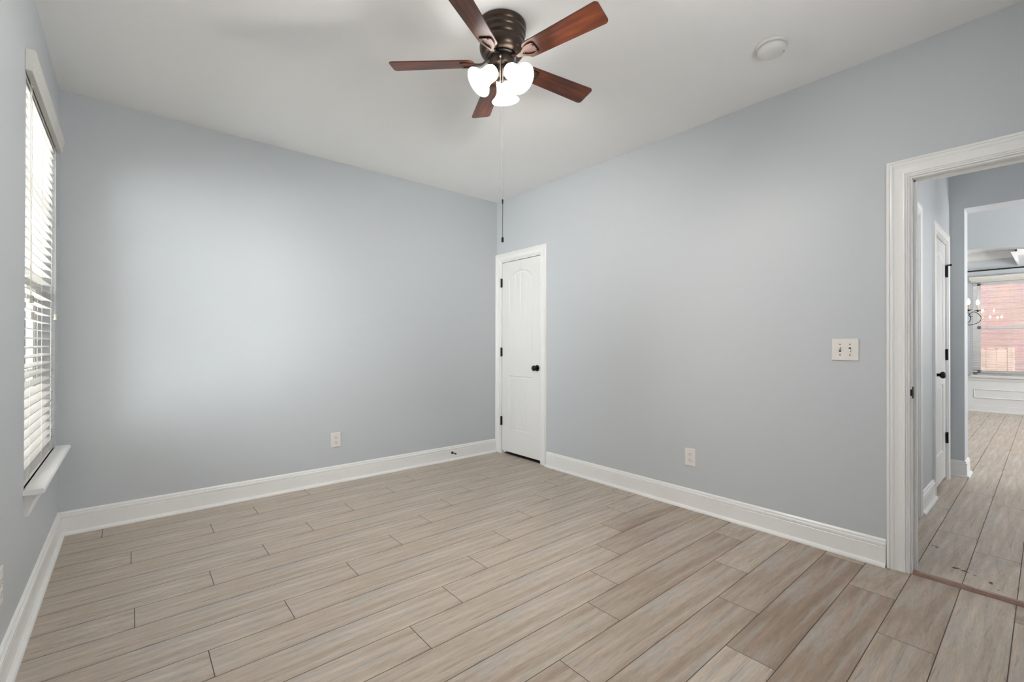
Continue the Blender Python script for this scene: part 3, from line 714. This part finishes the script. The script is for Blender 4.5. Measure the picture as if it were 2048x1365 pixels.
def blade_outline():
    r0, r1 = .135, .549; w0, w1 = .046, .0575; pts = []
    # root (round), side, tip (rounded corners), side
    for i in range(9):
        a = PI / 2 + PI * i / 8; pts.append((r0 + .030 + .030 * cos(a), w0 * sin(a) * 1.0))
    rc = .018
    for k in (-1, 1):
        arc = [(-PI / 2 + (PI / 2) * i / 5) for i in range(6)] if k < 0 else [(PI / 2) * i / 5 for i in range(6)]
        for a in arc: pts.append((r1 - rc + rc * cos(a), (w1 - rc) * k + rc * sin(a)))
    return pts
def make_blade(k):
    a = PH0 + k * 2 * PI / 5
    ol = blade_outline(); b = MB(); th = .0055
    b.sweep([[(x, y, -th / 2) for x, y in ol], [(x, y, th / 2) for x, y in ol]])
    bo = b.build('blade', M['wood'], fan, bevel=.0012)
    bo.location = (0, 0, BZ); bo.rotation_mode = 'XYZ'
    bo.matrix_local = Matrix.Translation((0, 0, BZ)) @ Matrix.Rotation(a, 4, 'Z') @ Matrix.Rotation(TILT, 4, 'X')
    # blade iron: an arm that opens into a loop under the blade, with dark tip pad
    br = MB(); z = -.0065
    def bar(pts, wd, tk):
        rings = []
        for i, p in enumerate(pts):
            p = Vector(p); d = Vector(pts[min(i + 1, len(pts) - 1)]) - Vector(pts[max(i - 1, 0)]); n = Vector((-d.y, d.x, 0)).normalized(); ww = wd[i] if isinstance(wd, list) else wd
            rings.append([p + n * ww + Vector((0, 0, tk)), p - n * ww + Vector((0, 0, tk)), p - n * ww - Vector((0, 0, tk)), p + n * ww - Vector((0, 0, tk))])
        br.sweep(rings)
    loop = []
    for i in range(13):
        t_ = i / 12; xx = .118 + .082 * t_; yy = .0265 * math.sin(PI * min(1, t_ * 1.06) * .62) * 1.05
        loop.append((xx, yy, z))
    for sg in (1, -1):
        bar([(x, sg * y, zz) for x, y, zz in loop], .0055, .003)
    bar([(.199, y, z) for y in (-.026, -.013, 0, .013, .026)], .006, .003)
    bar([(.062, 0, .012), (.080, 0, .008), (.098, 0, -.004), (.112, 0, z), (.124, 0, z)], [.011, .009, .008, .010, .014], .0032)
    bro = br.build('blade_iron', M['bronze'], bo, smooth=True)
    for sx, sy in ((.199, -.016), (.199, .016)):
        MB().lathe([(0, -.004), (.004, -.003), (.005, 0), (0, 0)], 10, (sx, sy, -.0090)).build('screw', M['bronze'], bo, smooth=True)
for k in range(5): make_blade(k)
SHP = 162.0
def make_light(k):
    a = rad(SHP + 120 * k); er = Vector((cos(a), sin(a), 0)); et = Vector((-sin(a), cos(a), 0))
    tl = rad(47); ax = (er * sin(tl) + Vector((0, 0, -cos(tl)))).normalized(); side = et; up = ax.cross(side)
    rim = er * .121 + Vector((0, 0, 2.438 - H)); Ls = .112
    neck = rim - ax * Ls
    arm = MB().tube([er * .022 + Vector((0, 0, 2.508 - H)), er * .030 + Vector((0, 0, 2.520 - H)), neck - ax * .012], [.009, .009, .010], 12)
    arm.lathe([(0, -.020), (.014, -.018), (.021, -.008), (.024, .004), (.024, .010), (0, .010)], 24, neck, (side, up, ax))
    ao = arm.build('lamp_holder', M['bronze'], fan, smooth=True)
    prof = [(.023, .000), (.031, .006), (.0375, .020), (.0385, .036), (.0375, .052), (.040, .068), (.047, .084), (.057, .097), (.066, .105), (.0705, .1095), (.0700, .1125), (.0655, .1115), (.055, .101), (.0445, .086), (.0375, .068), (.0348, .050), (.0355, .034), (.0345, .021), (.028, .009), (.021, .004)]
    so_ = MB().lathe(prof, 40, neck, (side, up, ax)).build('glass_shade', M['opal'], ao, smooth=True)
    MB().lathe([(0, .010), (.013, .012), (.014, .030), (.024, .048), (.029, .064), (.026, .080), (.015, .090), (0, .093)], 24, neck, (side, up, ax)).build('light_bulb', M['bulb'], ao, smooth=True)
for k in range(3): make_light(k)
def bead_chain(name, x, y, z0, z1, r, label=None):
    c = MB(); c.tube([(x, y, z0), (x, y, (z0 + z1) / 2), (x, y, z1)], r * .55, 6)
    o = c.build(name, M['chain'], fan); return o
cd = Vector((-1.357, -1.694, 0)).normalized()
sd = Vector((-cd.y, cd.x, 0))          # towards picture left-right
p1 = cd * .060 - sd * .008
c1 = bead_chain('pull_chain', p1.x, p1.y, 2.555 - H, 1.895 - H, .0016)
MB().lathe([(0, -.006), (.004, -.004), (.004, .004), (0, .006)], 12, (p1.x, p1.y, 2.555 - H)).build('chain_grommet', M['chain'], c1)
p2 = cd * .034 + sd * .004
c2 = bead_chain('pull_chain', p2.x, p2.y, 2.515 - H, 1.872 - H, .0016)
b = MB(); b.tube([(p2.x, p2.y, 1.872 - H), (p2.x, p2.y, 1.698 - H)], .0013, 6)
b.lathe([(0, .010), (.0025, .009), (.0042, .002), (.003, -.010), (.0013, -.018), (0, -.018)], 12, (p2.x, p2.y, 1.872 - H))
b.build('chain_extension', M['black'], c2)
MB().lathe([(0, .009), (.0035, .008), (.0058, .005), (.0058, -.016), (0, -.017)], 14, (p2.x, p2.y, 1.690 - H)).build('chain_pull', M['black'], c2)

# ------------------------------------------------------------------ dining room beyond the doorway
# trim on the window wall: crown, chair rail, wainscot with panel frames, baseboard
def run_y(prof, x, y0, y1, z, name, label, m, cat='trim'):
    return tag(MB().sweep([[(x - d, y, z + h) for d, h in prof] for y in (y0, y1)]).build(name, m), label, cat, kind=S)
run_y([(0, 0), (.012, 0), (.018, .012), (.030, .022), (.055, .070), (.075, .085), (.082, .098), (.090, .103), (.090, .12), (0, .12)], XD, -3.56, -2.3, HD - .12, 'trim_2', 'white crown moulding over the dining window', M['panel'])
b = MB(); b.box((XD - .55, -5.9, HD - .16), (XD, -3.60, HD))
pc = [(0, 0), (.0, .10), (.012, .10), (.02, .085), (.05, .035), (.062, .022), (.070, .0)]
b.sweep([[(x, -3.60 + q, HD - .10 - h) for q, h in [(0, -.0), (0, .16), (.012, .16), (.018, .148), (.060, .03), (.075, 0)]] for x in (XD - .55, XD)])
tag(b.build('trim_3', M['panel']), 'white moulded ceiling soffit over the dining window', 'trim', kind=S)
slab('trim_4', (XD - .012, -5.9, .10), (XD, -2.3, .55), M['panel'], 'white wainscot panel below the dining window', 'trim')
run_y([(0, 0), (.016, 0), (.018, .01), (.026, .02), (.030, .045), (.034, .055), (.046, .06), (.050, .068), (.046, .078), (0, .078)], XD, -5.9, -2.3, .535, 'trim_5', 'white chair rail below the dining window', M['panel'])
run_y([(0, 0), (.03, 0), (.028, .012), (.018, .019), (.016, .105), (.010, .118), (.012, .125), (0, .135)], XD, -5.9, -2.3, 0, 'baseboard_dining', 'white baseboard below the dining wainscot', M['panel'], 'baseboard')
b = MB()
fr = [(0, 0), (0, .008), (.006, .014), (.014, .012), (.022, .004), (.022, 0)]
def pframe(y0, y1, z0, z1):
    rings = []
    for i in range(5):
        c_ = [(y0, z0, 1, 1), (y1, z0, -1, 1), (y1, z1, -1, -1), (y0, z1, 1, -1)][i % 4]
        rings.append([(XD - .012 - tt, c_[0] + c_[2] * w_, c_[1] + c_[3] * w_) for w_, tt in fr])
    b.sweep(rings, cap=False)
pframe(-4.95, -3.06, .235, .40)
tag(b.build('trim_6', M['panel']), 'rectangular moulding on the wainscot below the dining window', 'trim', kind=S)
wd = empty('window_3', (XD + .08, (QY0 + QY1) / 2, QZ0), 'wide dining room window facing the red siding', 'window', kind=S); do = Vector(wd.location); LD = lambda p: tuple(Vector(p) - do)
b = MB(); fw = .05; x0, x1 = XD + .07, XD + .15
for a, c in (((x0, QY0, QZ0), (x1, QY0 + fw, QZ1)), ((x0, QY1 - fw, QZ0), (x1, QY1, QZ1)), ((x0, QY0, QZ0), (x1, QY1, QZ0 + fw)), ((x0, QY0, QZ1 - fw), (x1, QY1, QZ1)), ((x0, (QY0 + QY1) / 2 - .04, QZ0), (x1, (QY0 + QY1) / 2 + .04, QZ1))): b.box(LD(a), LD(c))
b.build('window_frame', M['vinyl'], wd)
ymid = (QY0 + QY1) / 2
for ya_, yb2 in ((QY0 + fw, ymid - .04), (ymid + .04, QY1 - fw)):
    sash('lower_sash', XD + .08, XD + .105, QZ0 + fw, 1.51, wd, LD, ya_, yb2, 1, 1, .045)
    sash('upper_sash', XD + .11, XD + .135, 1.46, QZ1 - fw, wd, LD, ya_, yb2, 1, 1, .045)
slab('trim_7', (XD - .075, -5.0, QZ0 - .022), (XD + .07, -3.02, QZ0), M['panel'], 'white sill of the dining window', 'window sill')
blind('window_blind', XD, -1, QY0 - .015, QY1 + .015, QZ1 - .003, QZ0 + .001, 'white slat blind over the dining window with open slats', rad(2), QY0 - .04, QY1 + .04, .07, .075,
      (-3.23, -3.52, -4.0, -4.5), (), depth_in=-.053, slat_mat='rail')
# curtain rod
t = empty('curtain_rod', (XD - .09, -2.9, 2.49), 'thin black curtain rod above the dining window', 'curtain rod')
MB().tube([(0, .2, 0), (0, -2.3, 0)], .0125, 12).build('rod', M['iron'], t, smooth=True)
for y in (.1, -1.1, -2.2):
    q = MB(); q.box((-.008, y - .008, -.02), (.088, y + .008, -.008)); q.lathe([(0, 0), (.018, 0), (.018, .006), (0, .006)], 14, (.083, y, -.014), (Vector((0, 1, 0)), Vector((0, 0, 1)), Vector((1, 0, 0)))); q.build('rod_bracket', M['iron'], t)
for y, sg in ((.2, 1), (-2.3, -1)): MB().lathe([(0, 0), (.014, .004), (.024, .02), (.024, .034), (.012, .05), (0, .054)], 16, (0, y, 0), (Vector((1, 0, 0)), Vector((0, 0, sg)), Vector((0, sg, 0)))).build('finial', M['iron'], t, smooth=True)

# chandelier: lower ring of six arms, upper ring of three
CX, CYc = 5.98, -3.05
ch = empty('chandelier', (CX, CYc, 1.45), 'black scrolled iron chandelier with lit candle bulbs before the dining window', 'chandelier')
MB().lathe([(0, 0), (.010, .004), (.02, .02), (.028, .04), (.018, .07), (.010, .09), (.012, .13), (.022, .16), (.014, .20), (.009, .24), (.009, .50), (.014, .52), (0, .53)], 20).build('center_column', M['iron'], ch, smooth=True)
b = MB(); n = 14
for i in range(28):
    zc = .545 + i * .0275; q = []
    for k in range(n + 1):
        a = 2 * PI * k / n; u_, v_ = .010 * cos(a), .018 * sin(a)
        q.append((u_, 0, zc + v_) if i % 2 else (0, u_, zc + v_))
    b.tube(q, .0022, 5, False)
b.build('hanging_chain', M['iron'], ch)
MB().lathe([(0, HD - 1.45), (.06, HD - 1.45), (.058, HD - 1.462), (.03, HD - 1.482), (0, HD - 1.486)], 24).build('ceiling_canopy', M['iron'], ch, smooth=True)
def arm(R, zb, zcup, a, zatt):
    er = Vector((cos(a), sin(a), 0)); P_ = lambda r, z: er * r + Vector((0, 0, z))
    q = [P_(.01, zatt)] ; pts = [(.01, zatt), (R * .35, zatt - .055), (R * .75, zatt - .058), (R * 1.06, zatt - .02), (R * 1.14, zatt + .035), (R * 1.04, zatt + .085), (R * .86, zcup - .018), (R * .70, zcup - .035), (R * .62, zcup - .065), (R * .70, zcup - .088), (R * .80, zcup - .080)]
    # smooth the control points
    sm = []
    for i in range(len(pts) - 1):
        p0, p1_, p2_, p3 = pts[max(i - 1, 0)], pts[i], pts[i + 1], pts[min(i + 2, len(pts) - 1)]
        for j in range(5):
            s = j / 5; f = lambda A, B, Cc, D: .5 * (2 * B + (Cc - A) * s + (2 * A - 5 * B + 4 * Cc - D) * s * s + (3 * B - A - 3 * Cc + D) * s ** 3)
            sm.append(P_(f(p0[0], p1_[0], p2_[0], p3[0]), f(p0[1], p1_[1], p2_[1], p3[1])))
    b = MB().tube(sm, .0042, 7)
    ao = b.build('arm', M['iron'], ch, smooth=True)
    b = MB().lathe([(0, -.022), (.008, -.018), (.012, -.006), (.034, 0), (.036, .004), (.030, .006), (0, .006)], 18, P_(R, zcup)); b.build('drip_cup', M['iron'], ao, smooth=True)
    MB().lathe([(0, .005), (.011, .005), (.011, .080), (0, .080)], 14, P_(R, zcup)).build('candle_sleeve', M['candle'], ao)
    MB().lathe([(0, .080), (.009, .082), (.016, .096), (.0185, .108), (.016, .124), (.009, .142), (.003, .156), (0, .158)], 16, P_(R, zcup)).build('candle_bulb', M['candle_bulb'], ao, smooth=True)
for i in range(6): arm(.24, 0, .215, rad(-78 + 60 * i), .075)
for i in range(3): arm(.12, 0, .36, rad(20 + 120 * i), .26)

# ------------------------------------------------------------------ outside
def tagged(b, name, m, label, cat, **k): return tag(b.build(name, m), label, cat, **k)
slab('ground.001', (-22, 4, -.35), (-4.5, 30, -.3), M['concrete'], 'pale strip of ground under the grey neighbouring house', 'ground')
slab('ground', (XD, -60, -.35), (60, 60, -.3), M['concrete'], 'pale ground outside the house', 'ground')
# neighbour house behind the dining window
NX = 11.6
nb = empty('neighbour_house', (NX, -3, -.3), 'neighbouring house with red lap siding seen through the dining blinds', 'house')
MB().box((0, -9, 0), (6, 9, 5.6)).build('siding_wall', M['pink'], nb)
MB().box((-1.0, -9.4, 5.6), (6.5, 9.4, 5.75)).build('roof_eave', M['soffit'], nb)  # overhang widened to shade the siding below
b = MB(); b.sweep([[(-.75, y, 5.75), (3.1, y, 7.8), (6.6, y, 5.75)] for y in (-9.4, 9.4)]); b.build('roof', M['shingle'], nb)
# upper wall and eave, added out of view to shade the side yard
b = MB(); b.box((XD, -9, HD + .1), (XD + .16, 3, 5.2)); b.box((XD, -9, 5.2), (XD + 1.25, 3, 5.35)); b.box((XD, -9, -.3), (XD + .16, -6.1, HD + .1)); b.box((XD, -2.2, -.3), (XD + .16, 3, HD + .1)); b.box((XD, -6.1, -.3), (XD + .16, -2.2, -.01))
tagged(b, 'wall_shade_eave', M['soffit'], 'unseen outer wall and eave added above the dining window for shade', 'wall', kind=S)
# fence: dog-ear pickets
fx = 10.0
fc = empty('picket_fence', (fx, -3.2, -.3), 'pale dog-eared wooden privacy fence section behind the dining window', 'fence')
y = -.20
i = 0
while y < 1.6:
    wv = .138; zt_ = 1.41 + (.008 if i % 2 else 0)
    o_l = [(y, 0), (y + wv, 0), (y + wv, zt_ - .035), (y + wv - .035, zt_), (y + .035, zt_), (y, zt_ - .035)]
    MB().sweep([[(x, a, z) for a, z in o_l] for x in (0, .018)]).build('picket', M['picket'], fc); y += wv + .005; i += 1
for z in (.3, 1.05): MB().box((.018, -.2, z), (.056, 1.6, z + .09)).build('fence_rail', M['picket'], fc)
MB().box((.0, -.30, 0), (.09, -.215, 1.44)).build('fence_post', M['picket'], fc)
# side yard of the bedroom window
hb = empty('neighbour_house', (-8.5, 9, -.3), 'grey sided house with brown brick corner seen past the bedroom blinds', 'house')
MB().box((-6, -4.0, 0), (3.2, 14, 3.4)).build('siding_wall', M['siding'], hb)
MB().box((-6.05, -8.0, 0), (3.6, -4.0, 3.0)).build('brick_wall', M['brick'], hb)
b = MB(); b.sweep([[(-6.5, y, 3.4), (-1.3, y, 6.0), (4.0, y, 3.4)] for y in (-8.3, 14.3)]); b.build('roof', M['shingle'], hb)
